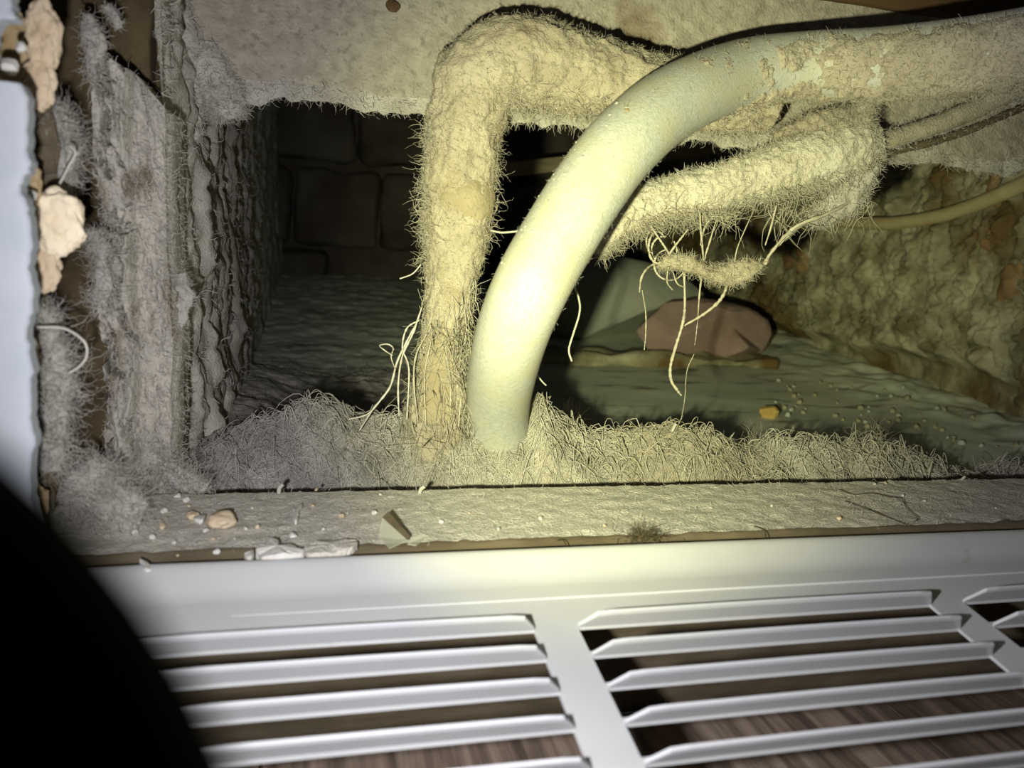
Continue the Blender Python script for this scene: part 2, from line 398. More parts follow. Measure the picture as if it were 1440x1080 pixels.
# hanging fringe along its lower edge: a ragged sheet of felt plus curls
nx, nz = 420, 16
xs = np.linspace(-.07, .62, nx); ss = np.linspace(0, 1, nz); X, S = np.meshgrid(xs, ss, indexing='ij')
q = np.stack([X, 0*X, 0*X], -1)
dl = .004+.006*np.maximum(fbm(q, 40, 4, 46)+.25, 0)+.004*np.maximum(fbm(q, 160, 2, 47), 0)
G2 = np.stack([X, YB+.004-.006*S**.5+.004*S*fbm(np.stack([X, S, 0*X], -1)*A(1, .01, 1), 60, 3, 48), ZB+.006-(.006+dl)*S], -1)
tag(mk('dust_fringe', G2, gridF(nx, nz), M['dust'], header), 'ragged fringe of dust hanging from the lower edge of the board')
n = 5200; s = rng.integers(0, nx, n); t = rng.integers(2, nz, n)
V, F = fuzz(G2[s, t], np.c_[rng.normal(size=n), rng.normal(size=n)*.4-.2, -np.abs(rng.normal(size=n))*.8], .0048, .00020, .9, 5)
tag(mk('fringe_threads', V, F, M['dust_lint'], header), 'curled threads along the lower edge', kind='stuff')
# bare rusty streak at the top right of the board and a knot hole
c = onY(1290, 6, YB-.003); V, F = bevbox(c[0]-.16, c[0]+.34, YB-.004, YB+.004, c[2]-.004, c[2]+.05, .003, 8, .0015, 60, 5)
tag(mk('bare_wood_strip', V, F, M['rawwood'], header), 'bare brown wood strip along the top of the board')
c = onY(552, 8, YB-.001); V, F, _ = blob(c, (.0035, .0012, .0028), 2, .2, 1.5, 4); mk('knot', V, F, M['rawwood'], header)

# right wall of the cavity, rubble and old plaster
ny_, nz = 520, 250
ys = .33+(YBK+.05-.33)*np.linspace(0, 1, ny_)**1.3; zs = np.linspace(ZC-.01, .50, nz); Y, Z = np.meshgrid(ys, zs, indexing='ij')
p = np.stack([0*Y, Y, Z], -1)
dx = .016*fbm(p, 12, 3, 51)+.024*np.abs(fbm(p, 30, 5, 52, .6))+.008*np.abs(fbm(p, 110, 3, 53))
basef = (1-sstep(.055, .075, Z+.012*fbm(p, 20, 2, 55)))*sstep(.45, .6, Y)
Gw = np.stack([XR-dx*(1-.75*basef)+.018*basef, Y, Z], -1)
rwall = tag(mk('wall_right', Gw, gridF(ny_, nz)[:, ::-1], M['rubble']), 'crumbling plaster wall on the right of the cavity', kind='structure')
n = 6500; s = rng.integers(0, ny_, n); t = rng.integers(34, nz, n); okm = fbm(Gw[s, t], 18, 3, 57) > .02; s, t = s[okm], t[okm]; n = len(s)
V, F = fuzz(Gw[s, t], np.c_[-.6-np.abs(rng.normal(size=n)), rng.normal(size=n), rng.normal(size=n)], .009, .00045, .8, 4)
tag(mk('wall_fluff', V, F, M['rubblefluff'], rwall), 'tufts of fluff on the wall', kind='stuff')
for i, (px, py, wd, ht) in enumerate([(1395, 255, 26, 70), (1390, 325, 24, 60), (1062, 322, 16, 44), (1172, 335, 20, 50), (1120, 345, 34, 70), (1425, 395, 26, 60)]):
    c = onX(px, py, XR-.008); d = axis_depth(c); hw = wd/2*d/FPX*1.9; hh = ht/2*d/FPX
    V, F = bevbox(XR-.0085, XR+.02, c[1]-hw, c[1]+hw, c[2]-hh, c[2]+hh, .008, 10, .012, 60, 60+i)
    mk('brick', V, F, M['brick'], rwall)

# far wall: coursed blocks
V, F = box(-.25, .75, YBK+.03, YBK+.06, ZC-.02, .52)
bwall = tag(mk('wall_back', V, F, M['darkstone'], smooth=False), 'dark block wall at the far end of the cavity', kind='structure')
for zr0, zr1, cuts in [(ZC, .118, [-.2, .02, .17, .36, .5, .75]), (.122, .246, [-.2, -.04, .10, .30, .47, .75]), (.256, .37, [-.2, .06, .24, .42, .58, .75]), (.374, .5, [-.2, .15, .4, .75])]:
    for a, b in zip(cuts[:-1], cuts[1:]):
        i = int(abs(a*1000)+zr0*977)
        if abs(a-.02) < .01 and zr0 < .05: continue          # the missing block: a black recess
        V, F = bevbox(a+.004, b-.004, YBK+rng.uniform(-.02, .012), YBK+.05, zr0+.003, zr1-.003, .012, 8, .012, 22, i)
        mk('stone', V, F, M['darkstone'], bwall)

a, b = onY(640, 246, 1.02), onY(1120, 196, 1.02); hv = A(0, 0, .009)
P0 = np.array([a-hv, b-hv, b+hv, a+hv]); V = np.vstack([P0, P0+A(0, .03, 0)]); F4 = np.array([[0, 1, 2, 3], [4, 7, 6, 5], [0, 4, 5, 1], [1, 5, 6, 2], [2, 6, 7, 3], [3, 7, 4, 0]])
tag(mk('wooden_batten', V, F4, M['palewood'], smooth=False), 'pale wooden batten crossing the dark back of the cavity', 'batten')
# left inner wall, dust hanging in vertical ridges
ny_, nz = 260, 190
ys = .345+(YBK+.03-.345)*np.linspace(0, 1, ny_)**1.8; zs = np.linspace(ZC-.01, .46, nz); Y, Z = np.meshgrid(ys, zs, indexing='ij')
p = np.stack([0*Y, Y*1.0, Z*.28], -1); p2 = np.stack([0*Y, Y, Z], -1)
rid = 1-np.abs(fbm(p, 70, 3, 61)); rid = rid**3
dx = (.007*rid*(1-sstep(.55, .9, Y))+.006*fbm(p2, 34, 4, 62)+.005*np.abs(fbm(p2, 90, 4, 63)))*(.35+.65*sstep(.345, .40, Y))
Gl = np.stack([XLW-.006+dx+.006*sstep(.36, .42, Y)*(1-sstep(.10, .25, Z)), Y, Z], -1)
lwall = tag(mk('wall_left', Gl, gridF(ny_, nz), M['dust']), 'left inner wall of the cavity hung with ridges of grey dust', kind='structure')
n = 4200; s = (ny_*rng.uniform(0, .7, n)).astype(int); t = rng.integers(0, nz, n)
V, F = fuzz(Gl[s, t], np.c_[np.abs(rng.normal(size=n)), rng.normal(size=n), rng.normal(size=n)-.4], .0045, .0003, .7, 4)
tag(mk('wall_lint', V, F, M['dust_lint'], lwall), 'lint clinging to the left wall', kind='stuff')

# left stud and backing board
def stud_front(x, z):
    p = np.stack([x, 0*x, z*.35], -1); p2 = np.stack([x, 0*x, z], -1)
    crack = sstep(0, .10, np.abs(fbm(p, 120, 4, 71)))*sstep(0, .07, np.abs(fbm(np.stack([x, 0*x, z*.6], -1), 210, 3, 79)))
    flat = sstep(-.0690, -.0655, x+.002*fbm(p2, 40, 3, 72))
    r = (.010*fbm(p, 110, 4, 73)+.011*crack)*(1-.80*flat)+.0018*fbm(p2, 300, 3, 74)+.0035*flat+.0025*fbm(p2, 50, 3, 75)
    return .331-r
nx, nz = 130, 330
topz = onY(215, 105, .325)[2]
us = np.linspace(0, 1, nx); zs = np.linspace(ZC, topz, nz); U, Z = np.meshgrid(us, zs, indexing='ij')
xe = -.0535+.0022*fbm(np.stack([0*Z, 0*Z, Z], -1), 45, 4, 76)
X = np.where(U < .8, -.0785+(xe+.0785)*U/.8, xe)
Yf = stud_front(X, Z)+np.where(U > .8, (U-.8)/.2*.03, 0)
edge = np.exp(-((U-.8)/.035)**2)*.0025
Zt = Z-.010*sstep(-.094, -.075, X)*(Z > topz-.02)*0
tz = np.interp(X, [-.0785, -.066, -.0535], [topz+.008, topz+.001, topz-.012])+.003*fbm(np.stack([X, 0*X, 0*X], -1), 140, 3, 77); Z = ZC+(tz-ZC)*(Z-ZC)/(topz-ZC)
G = np.stack([X-edge, Yf+edge, Z], -1)
cap = np.array([[G[i, -1]+A(0, k*.034, 0) for k in (0, 1)] for i in range(0, int(nx*.8))]); cF = gridF(len(cap), 2)
V, F = join([(G, gridF(nx, nz)[:, ::-1]), (cap, cF)])
stud = tag(mk('trim_2', V, F, M['studdust']), 'cracked vertical stud thick with grey dust left of the opening', kind='structure')
n = 7000; s = rng.integers(0, nx, n); t = rng.integers(0, nz, n)
V, F = fuzz(G[s, t], np.c_[rng.normal(size=n), -np.abs(rng.normal(size=n))*.8, rng.normal(size=n)-.3], .0034, .00016, .8, 4)
tag(mk('stud_lint', V, F, M['dust_lint'], stud), 'curly lint on the stud', kind='stuff')
V, F = bevbox(-.20, -.062, .345, .36, ZF, .47, .003, 10, .006, 30, 8)
tag(mk('wall_stud_backing', V, F, M['brownpaper']), 'brown boarding behind the dusty stud at the far left', kind='structure')
# upper left part of the jamb above the stud: crumbling boarding
nx, nz = 120, 170
xs = np.linspace(-.125, -.0615, nx); zs = np.linspace(topz-.03, .40, nz); X, Z = np.meshgrid(xs, zs, indexing='ij')
p = np.stack([X, 0*X, Z*.5], -1)
Yt = .352-.010*np.maximum(fbm(p, 45, 4, 81), -.3)-.004*fbm(np.stack([X, 0*X, Z], -1), 150, 3, 82)
tag(mk('wall_left_upper', np.stack([X, Yt, Z], -1), gridF(nx, nz)[:, ::-1], M['brownpaper']), 'rough brown boarding above the stud, flecked with dust', kind='structure')

# white wall panel at the far left, its cut edge ragged
YP = .232
edge_px = [(14, -20), (16, 10), (22, 26), (-6, 30), (-14, 70), (-8, 112), (30, 118), (38, 150), (36, 205), (40, 235), (28, 262), (36, 290), (42, 330), (40, 380), (45, 430), (38, 470), (44, 520), (40, 570), (46, 620), (43, 680), (48, 720), (60, 790), (80, 900)]
ep = [onY(x, y, YP) for x, y in edge_px]; ep = catmull(ep, 120)
outline = [(q_[0]+.0005*random.uniform(-1, 1), q_[2]) for i, q_ in enumerate(ep)]
zt, zb = outline[0][1], ZF
outline[-1] = (outline[-1][0], zb)
n = len(outline); xl = -.62
p = np.array(outline); p[:, 1] = np.linspace(0, 1, n)*0+p[:, 1]
ncol = 40; tt = np.linspace(0, 1, ncol)
Gp = np.zeros((n, ncol, 3)); Gp[..., 0] = p[:, 0][:, None]*(1-tt**2)+xl*tt**2; Gp[..., 2] = p[:, 1][:, None]; Gp[..., 1] = YP+.0012*np.exp(-tt/.02)[None]
Gq = Gp.copy(); Gq[..., 1] = YP+.006
side = np.stack([Gp[:, 0], Gq[:, 0]], 1)
V, F = join([(Gp, gridF(n, ncol)[:, ::1]), (Gq, gridF(n, ncol)[:, ::-1]), (side, gridF(n, 2)[:, ::-1])])
panel = tag(mk('wall_front', V, F, M['whitewall']), 'white painted wall panel at the far left edge with a broken side', kind='structure')
V, F = box(-.62, onY(10, -20, YP)[0]-.004, YP, YP+.012, zt, zt+.25)
mk('panel_top', V, F, M['whitewall'], panel, smooth=False)

# ------------------------------------------------------------------ the white pipe
ctl = [(700, 665, .414), (700, 612, .406), (701, 560, .386), (717, 480, .345), (746, 405, .326), (786, 333, .326), (829, 265, .328), (880, 200, .334), (950, 143, .35), (1040, 106, .372), (1130, 94, .378), (1230, 90, .366), (1340, 80, .348), (1440, 66, .335), (1560, 44, .32), (1750, 10, .30)]
PP = catmull([dep(*c) for c in ctl], 260); RP = .0160
t = thing('plastic_pipe', 'thick curved white plastic pipe rising from the dust and bending right', 'pipe', A(PP[8][0], PP[8][1], ZC))
G, D = tubeG(PP, RP, 72); V, F = closeG(G); mk('pipe_wall', V, F, M['pvc'], t)
# dust coat that thickens towards the right end and on the side that faces the opening
side_v = A(0, -.75, -.35); side_v /= np.linalg.norm(side_v)
Pc, Dc = G[120:], D[120:]
G3, D3 = tubeG(catmull(PP[120:], 520), RP, 150)
u = np.linspace(0, 1, 520)[:, None]; facing = D3@side_v
q = G3
mask = sstep(.0, .55, u-.13+.75*fbm(q, 80, 5, 90, .7))*sstep(-.05, .42, facing+.30*fbm(q, 45, 3, 91))
th = .0022*mask*(.75+.7*fbm(q, 110, 4, 92))-.0009*(1-mask)**2+.0006*fbm(q, 420, 2, 93)*mask
GD = G3+D3*th[..., None]; V, F = closeG(GD)
coat = tag(mk('dust_coat', V, F, M['felt'], t), 'felted dust coating the upper right stretch of the pipe')
n = 8000; r0, n0 = pick(GD, D3, n, np.clip(mask*1.1, 0, 1))
V, F = fuzz(r0, n0*.3+rng.normal(size=(n, 3))*.8, .0032, .00015, .8, 4)
tag(mk('pipe_lint', V, F, M['felt_lint'], coat), 'lint standing off the dusty stretch', kind='stuff')
# sparse fuzz on the bare bend
n = 1500; r0, n0 = pick(G[60:160], D[60:160], n)
V, F = fuzz(r0, n0*.4+rng.normal(size=(n, 3)), .0016, .00008, .6, 3); tag(mk('bend_lint', V, F, M['powder'], t), 'specks of lint on the bend', kind='stuff')
for i in range(26):                                   # paint-like flecks on the upper-left flank of the bend
    k = int(rng.integers(70, 125)); a = np.argmax(D[k]@(A(-.8, -.45, .25)))+int(rng.integers(-7, 7)); a %= 72
    V, F, _ = blob(G[k, a]-D[k, a]*.0004, rng.uniform(.0005, .0010), 1, .2, 2, i); mk('fleck', V, F, M['powder'], t)

# ------------------------------------------------------------------ the insulated elbow
def jacket(name, ctl, Y, mat, n=420, m=150, amp=.0022, seed=0, par=None):
    P = catmull([onY(x, y, Y if len(c) < 4 else c[3]) for c in ctl for x, y in [c[:2]]], n)
    wd = np.interp(np.linspace(0, len(ctl)-1, n), range(len(ctl)), [c[2] for c in ctl])
    R = wd/2*np.array([axis_depth(p) for p in P])/FPX
    G, D = tubeG(P, R, m)
    d = amp*(1.6*fbm(G, 55, 4, seed)+.7*fbm(G, 220, 3, seed+5))+.0009*fbm(G, 520, 2, seed+9)
    G = G+D*d[..., None]
    return P, G, D
EL = [(616, 668, 60), (612, 620, 72), (612, 575, 76), (618, 520, 62), (624, 470, 58), (631, 400, 66), (640, 330, 86), (645, 270, 96), (650, 210, 106), (655, 160, 112), (672, 112, 112), (708, 90, 118), (760, 92, 118), (810, 102, 110), (860, 114, 100), (930, 128, 92), (1010, 140, 84), (1080, 150, 70)]
t = thing('insulated_pipe', 'bent pipe wrapped in cream felted dust behind the white pipe', 'pipe', onY(612, 640, .376)*A(1, 1, 0)+A(0, 0, ZC))
P, GE, DE = jacket('x', EL, .374, M['felt'], seed=101)
V, F = closeG(GE); jk = mk('dust_jacket', V, F, M['felt'], t)
uu = np.linspace(0, 1, len(P))[:, None]*np.ones((1, GE.shape[1]))
n = 26000; r0, n0 = pick(GE, DE, n)
V, F = fuzz(r0, n0*.25+rng.normal(size=(n, 3))*.8, .0029, .00013, 1.0, 4, .3)
tag(mk('jacket_lint', V, F, M['felt_lint'], jk), 'short lint all over the jacket', kind='stuff')
low = (DE[..., 2] < -.45)*(uu > .5)+((DE[..., 0] < -.6)+(DE[..., 0] > .75)*.5)*(uu < .5)*(uu > .12)
low = low*(fbm(GE, 55, 3, 119) > .02)
n = 2400; r0, n0 = pick(GE, DE, n, low)
V, F = fuzz(r0, n0*.8+rng.normal(size=(n, 3))*.6+A(0, 0, -.5), .0095, .00017, 1.2, 8, .6)
tag(mk('hanging_lint', V, F, M['felt_lint'], jk), 'longer curled lint along the edges', kind='stuff')
# bare wrap showing through at two places
def bare_patch(name, u0, u1, v, amp, seed):
    k0, k1 = int(u0*len(P)), int(u1*len(P)); Q = P[k0:k1]; n_ = 60
    Rr = np.linalg.norm(GE[k0:k1]-Q[:, None], axis=-1).mean(1); Q2 = catmull(Q[::6], n_); R2 = np.interp(np.linspace(0, 1, n_), np.linspace(0, 1, len(Rr)), Rr)
    g, d = tubeG(Q2, R2, 110); uu_ = np.linspace(-1, 1, n_)[:, None]; f = d@v
    h = amp*(1.15-uu_**2*1.2-(1-f)*2.0+.8*fbm(g, 60, 3, seed))
    g = g+d*np.clip(h+.0012*fbm(g, 180, 3, seed+2), -.004, .0022)[..., None]; V, F = closeG(g)
    tag(mk(name, V, F, M['tape'], t), 'bare tan wrapping showing between the dust')
bare_patch('wrap_patch', .36, .44, A(.45, -.88, .1)/1.0, .0026, 111)
bare_patch('wrap_patch', .10, .24, A(-.1, -.99, 0), .0022, 115)
# long threads gathered at its foot
n = 420; k = rng.integers(60, 130, n); a = rng.uniform(0, 2*math.pi, n)
Pth = np.zeros((n, 9, 3)); s = GE[k, (a/(2*math.pi)*GE.shape[1]).astype(int) % GE.shape[1]]
fw = np.where(rng.uniform(size=n) < .5, -1, 1)
for i in range(9):
    f = i/8; Pth[:, i] = s+np.c_[(rng.normal(size=n)*.0006+.012*f*f*rng.normal(size=n)*.6), rng.normal(size=n)*.0006-.010*f*f*rng.uniform(0, 1, n), -f*rng.uniform(.02, .045, n)]
cum = np.cumsum(rng.normal(size=(n, 9, 3))*.0006, 1); Pth += cum
V, F = strands(Pth, rng.uniform(.00016, .0003, n)); tag(mk('foot_threads', V, F, M['felt_lint'], t), 'long threads running down to the dust heap', kind='stuff')

# ------------------------------------------------------------------ the dusty hose that crosses below the white pipe
HO = [(832, 350, 34), (850, 325, 52), (890, 298, 58), (940, 279, 60), (1000, 264, 64), (1060, 249, 68), (1110, 235, 76), (1160, 222, 84), (1200, 208, 76), (1228, 198, 44)]
t = thing('dusty_hose', 'short dust-thickened hose crossing behind the white pipe with ragged underside', 'hose', onY(1000, 264, .378))
P, GH, DH = jacket('x', HO, .378, M['felt'], 300, 110, .0017, 131)
V, F = closeG(GH); jk = mk('dust_jacket', V, F, M['palefelt'], t)
n = 12000; r0, n0 = pick(GH, DH, n)
V, F = fuzz(r0, n0*.4+rng.normal(size=(n, 3))*.7, .0030, .00016, .8, 4); tag(mk('hose_lint', V, F, M['pale_lint'], jk), 'short bright lint on the hose', kind='stuff')
n = 1800; r0, n0 = pick(GH, DH, n, (DH[..., 2] < -.4)*1.0)
V, F = fuzz(r0, n0*.6+rng.normal(size=(n, 3))*.5+A(0, 0, -.5), .008, .00022, .9, 6, .5); tag(mk('hanging_lint', V, F, M['felt_lint'], t), 'ragged lint under the hose', kind='stuff')
# web of dust joining hose, tubes and white pipe
t = thing('dust_web', 'ragged web of dust tying the hose to the white pipe above', 'dust', onY(1195, 200, .375))
def felt_sheet(name, pts, Y, th, seed, par, mat, nl=900, ll=.005):
    """a thick irregular pad following a centre line [(px,py,width px)]"""
    Pc = catmull([onY(a, b, Y) for a, b, _ in pts], 90)
    W = np.interp(np.linspace(0, len(pts)-1, 90), range(len(pts)), [c[2] for c in pts])/2*np.array([axis_depth(q_) for q_ in Pc])/FPX
    T, N_, B_ = frames(Pc); a = np.linspace(0, 2*math.pi, 50, endpoint=False)
    yv = A(0, -1, 0); sd = np.cross(T, yv); sd /= np.linalg.norm(sd, axis=1, keepdims=True)+1e-9
    D_ = sd[:, None]*np.cos(a)[None, :, None]*W[:, None, None]+yv*np.sin(a)[None, :, None]*(th*np.minimum(1, W/W.max()*1.6))[:, None, None]
    G_ = Pc[:, None]+D_; dn = D_/(np.linalg.norm(D_, axis=-1, keepdims=True)+1e-9)
    G_ = G_+dn*(.0022*fbm(G_, 90, 4, seed)+.0012*fbm(G_, 300, 2, seed+3))[..., None]
    V, F = closeG(G_); o = mk(name, V, F, mat, par)
    n = nl; r0, n0 = pick(G_, dn, n)
    V, F = fuzz(r0, n0*.7+rng.normal(size=(n, 3))*.8+A(0, 0, -.2), ll, .00017, .8, 4)
    tag(mk(name+'_lint', V, F, M['felt_lint'] if mat in (M['felt'],) else M['dust_lint'], par), kind='stuff')
    return o
felt_sheet('web_pad', [(1140, 235, 30), (1175, 205, 62), (1200, 185, 56), (1212, 160, 30), (1222, 138, 18)], .374, .006, 141, t, M['felt'], 2600)
felt_sheet('web_pad', [(1230, 215, 24), (1212, 250, 44), (1188, 280, 46), (1160, 298, 30), (1140, 306, 12)], .376, .005, 142, t, M['dust'], 1600)
felt_sheet('web_pad', [(1090, 190, 10), (1130, 178, 24), (1165, 168, 26), (1195, 158, 18)], .378, .004, 143, t, M['felt'], 900)
n = 170; a0 = np.array([onY(x, y, .375) for x, y in zip(rng.uniform(1080, 1230, n), rng.uniform(255, 300, n))])
V, F = fuzz(a0, np.c_[rng.normal(size=n)*.5-.5, rng.normal(size=n)*.3, -.7+rng.normal(size=n)*.3], .022, .0003, .5, 7, .3)
tag(mk('trailing_threads', V, F, M['felt_lint'], t), 'threads trailing from the web', kind='stuff')

# thin tubes to the right
def fuzzy_tube(name, label, cat, pts, mat, Y=.38, nl=0, group=None, lint=None, fn=onY, amp=.0006):
    P = catmull([fn(x, y, Y) for x, y, _ in pts], 120); W = np.interp(np.linspace(0, len(pts)-1, 120), range(len(pts)), [c[2] for c in pts])
    R = W/2*np.array([axis_depth(q_) for q_ in P])/FPX; G, D = tubeG(P, R, 28); G = G+D*(amp*fbm(G, 160, 3, len(ORG)))[..., None]
    t = thing(name, label, cat, P[len(P)//2], group); V, F = closeG(G); mk('sheath', V, F, mat, t)
    if nl:
        r0, n0 = pick(G, D, nl); V, F = fuzz(r0, n0*.8+rng.normal(size=(nl, 3))*.7, .0030, .00015, .7, 4); tag(mk('lint', V, F, lint or M['dust_lint'], t), kind='stuff')
    return t
fuzzy_tube('thin_tube', 'thin dusty tube running from the web of dust to the right edge', 'tube', [(1215, 208, 26), (1250, 197, 26), (1300, 181, 27), (1360, 158, 28), (1400, 140, 26), (1450, 118, 26), (1560, 70, 26)], M['felt'], .380, 1800)
fuzzy_tube('thin_cable', 'slim dark cable just below the thin dusty tube', 'cable', [(1200, 240, 9), (1240, 219, 10), (1300, 203, 10), (1360, 184, 10), (1410, 163, 10), (1460, 142, 10), (1560, 100, 10)], M['wood_and_shade'], .388, 500)
fuzzy_tube('old_cable', 'yellowed cable sagging along the crumbling right wall', 'cable', [(1150, 306, 16), (1190, 312, 17), (1250, 314, 18), (1310, 306, 19), (1360, 292, 20), (1410, 272, 22), (1470, 244, 24), (1560, 200, 26)], M['cable'], XR-.035, 0, fn=onX, amp=.0003)
# ------------------------------------------------------------------ heaps of dust and fibre behind the sill
YR = .388
ridge_px = [(180, 690), (240, 668), (300, 640), (350, 612), (400, 590), (440, 578), (475, 584), (510, 606), (545, 604), (580, 592), (620, 584), (660, 592), (700, 606), (735, 590), (752, 566), (775, 584), (800, 612), (825, 626), (860, 616), (900, 610), (945, 606), (985, 618), (1030, 642), (1060, 641), (1100, 630), (1135, 626), (1180, 629), (1225, 632), (1270, 645), (1320, 664), (1350, 672), (1385, 670), (1420, 662), (1500, 652), (1600, 650)]
rp = np.array([onY(x, y, YR) for x, y in ridge_px])
def heap_h(x, y):
    p = np.stack([x, y, 0*x], -1)
    zr = np.interp(x+.003*fbm(p, 60, 2, 151), rp[:, 0], rp[:, 2])
    yr = YR-.006+.005*fbm(np.stack([x, 0*x, 0*x], -1), 25, 2, 152)
    f = np.where(y < yr, sstep(.336, 1, 0*y)+np.clip((y-.352)/(yr-.352), 0, 1)**.55, 1-sstep(0, .045, y-yr))
    r = .0045*fbm(p, 70, 4, 153)+.0018*fbm(p, 260, 3, 154)
    return ZC-.006+(zr-ZC+.006)*f+r*np.clip(f*2, 0, 1)
def xat(px): return onY(px, 630, YR)[0]
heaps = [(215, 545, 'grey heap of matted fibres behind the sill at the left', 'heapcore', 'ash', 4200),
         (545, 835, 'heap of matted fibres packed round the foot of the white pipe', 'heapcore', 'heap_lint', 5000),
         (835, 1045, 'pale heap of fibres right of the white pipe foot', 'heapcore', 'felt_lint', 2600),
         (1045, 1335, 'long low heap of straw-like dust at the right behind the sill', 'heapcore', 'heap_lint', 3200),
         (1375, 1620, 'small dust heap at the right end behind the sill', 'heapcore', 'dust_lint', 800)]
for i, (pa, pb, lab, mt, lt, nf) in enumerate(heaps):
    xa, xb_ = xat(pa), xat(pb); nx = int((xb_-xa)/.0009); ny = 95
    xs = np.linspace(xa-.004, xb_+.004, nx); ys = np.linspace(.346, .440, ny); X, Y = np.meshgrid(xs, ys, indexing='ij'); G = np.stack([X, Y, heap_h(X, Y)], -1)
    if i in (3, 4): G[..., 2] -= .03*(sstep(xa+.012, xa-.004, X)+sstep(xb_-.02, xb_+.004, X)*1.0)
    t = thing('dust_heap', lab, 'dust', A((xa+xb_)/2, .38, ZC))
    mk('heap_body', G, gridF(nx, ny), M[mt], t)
    V1, F1 = lying(nf, xa, xb_, .351, .405, heap_h, .032, .00021, 11, 2.4, .0034, 0.0, .6)
    V2, F2 = lying(nf//2, xa, xb_, .350, .395, heap_h, .020, .00026, 9, 3.2, .0048)
    x = rng.uniform(xa, xb_, nf//2); y = rng.uniform(.350, .40, nf//2)
    V3, F3 = fuzz(np.c_[x, y, heap_h(x, y)], np.c_[rng.normal(size=len(x)), rng.normal(size=len(x))-.3, .4+rng.normal(size=len(x))*.5], .006, .0002, .8, 4)
    V, F = join([(V1, F1), (V2, F2), (V3, F3)]); tag(mk('fibres', V, F, M[lt], t), 'tangled fibres', kind='stuff')
# bundle of fibres combed forward under the pipe
n = 1500; x = rng.uniform(xat(640), xat(800), n); P_ = np.zeros((n, 8, 3)); y = rng.uniform(.356, .378, n); th = rng.normal(size=n)*.5-1.0
sg = rng.uniform(.012, .022, n); lf = rng.uniform(0, .004, n)
for i in range(8):
    P_[:, i] = np.c_[x, y, heap_h(x, y)+.0008+lf*math.sin(math.pi*i/7)]; x = x+np.cos(th)*sg/7; y = np.maximum(y+np.sin(th)*sg/7, .349)
V, F = strands(P_, rng.uniform(.00022, .00036, n), taper=.8); t = thing('fibre_bundle', 'combed bundle of bright fibres in front of the white pipe foot', 'fibres', A(xat(715), .35, ZL)); tag(mk('fibres', V, F, M['felt_lint'], t), kind='stuff')
t['kind'] = 'stuff'
# wispy tufts standing on the right heap
for (px, py, lab) in [(1225, 628, 'wispy tuft of fibres standing on the right-hand heap'), (1068, 634, 'thin wisp of fibres rising between the two pale heaps'), (792, 610, 'dark wisp of hairs right of the white pipe foot')]:
    c = onY(px, py, .392); n = 170
    V, F = fuzz(c+rng.normal(size=(n, 3))*A(.005, .002, .002)-A(0, 0, .004), np.c_[rng.normal(size=n)*.6-.1, rng.normal(size=n)*.3, .9+rng.normal(size=n)*.3], .019, .00017, .5, 6)
    tag(mk('fibre_wisp', V, F, M['hair'] if 'dark' in lab else M['felt_lint']), lab, 'fibres', kind='stuff')

# ------------------------------------------------------------------ hanging cobweb
t = thing('cobweb_tangle', 'tangle of curled threads and lint hanging under the dusty hose', 'cobweb', onY(985, 380, .372))
YS = .370
def strand(pts, w, name='thread', par=t, Y=YS, mat=None, n=None):
    P = catmull([onY(x, y, Y+.004*math.sin(x*.7)) for x, y in pts], n or max(14, len(pts)*8))
    R = w/2*axis_depth(P[0])/FPX*(1+.35*np.array([random.uniform(-1, 1) for _ in P])); R = R*(.25+.75*np.sin(np.linspace(.12, math.pi-.12, len(P)))**.35); G, _ = tubeG(P, R, 6); V, F = closeG(G)
    return mk(name, V, F, mat or M['felt_lint'], par)
for pts, wd in [([(1232, 235), (1205, 275), (1165, 300), (1120, 318), (1090, 348), (1076, 372)], 5),
                ([(1215, 262), (1170, 292), (1112, 326), (1084, 356), (1070, 378)], 4), ([(1150, 300), (1104, 336), (1080, 362)], 3),
                ([(962, 380), (963, 430), (960, 455), (951, 485), (943, 515), (944, 535), (952, 548), (958, 556)], 4.5),
                ([(1026, 393), (1014, 420), (992, 440), (962, 458)], 4.5), ([(1009, 304), (998, 340), (990, 368), (984, 410), (981, 452)], 2.8),
                ([(984, 296), (986, 330), (990, 370)], 3.2), ([(1010, 296), (992, 318), (985, 345)], 2.6), ([(1062, 292), (1048, 322), (1036, 352), (1031, 385)], 2),
                ([(1092, 288), (1084, 320), (1076, 345)], 2.6), ([(945, 368), (918, 372), (903, 388), (899, 412)], 3.2), ([(903, 408), (908, 440), (908, 470), (906, 492)], 1.8),
                ([(915, 318), (930, 340), (942, 358)], 3), ([(968, 322), (950, 345), (938, 362)], 3), ([(940, 375), (938, 396), (946, 408)], 2.4), ([(945, 378), (952, 398), (962, 404)], 2.2),
                ([(981, 452), (979, 470), (977, 485)], 1.4), ([(976, 498), (966, 522), (963, 560), (958, 590)], 1.2)]:
    strand(pts, wd)
for cx, cy, rx, ry, a0, a1, wd in [(925, 348, 13, 22, 40, 330, 3.2), (934, 352, 18, 20, 80, 400, 3.2), (942, 372, 22, 22, 100, 330, 3), (950, 364, 17, 12, 170, 380, 2.6), (956, 366, 14, 10, 190, 390, 2.4), (918, 340, 9, 16, 60, 250, 2.6), (948, 360, 24, 14, 180, 350, 2)]:
    strand([(cx+rx*math.cos(math.radians(q_)), cy-ry*math.sin(math.radians(q_))) for q_ in np.linspace(a0, a1, 9)], wd, 'curl')
felt_sheet('lint_rope', [(926, 374, 8), (945, 368, 18), (968, 372, 22), (995, 383, 16), (1010, 388, 22), (1030, 386, 34), (1048, 380, 30), (1070, 374, 12)], YS, .004, 161, t, M['felt'], 1500, .004)
n = 420; a0 = np.array([onY(x, y, YS) for x, y in zip(rng.uniform(880, 1040, n), 300-(rng.uniform(880, 1040, n)-880)*.06+rng.uniform(0, 12, n))])
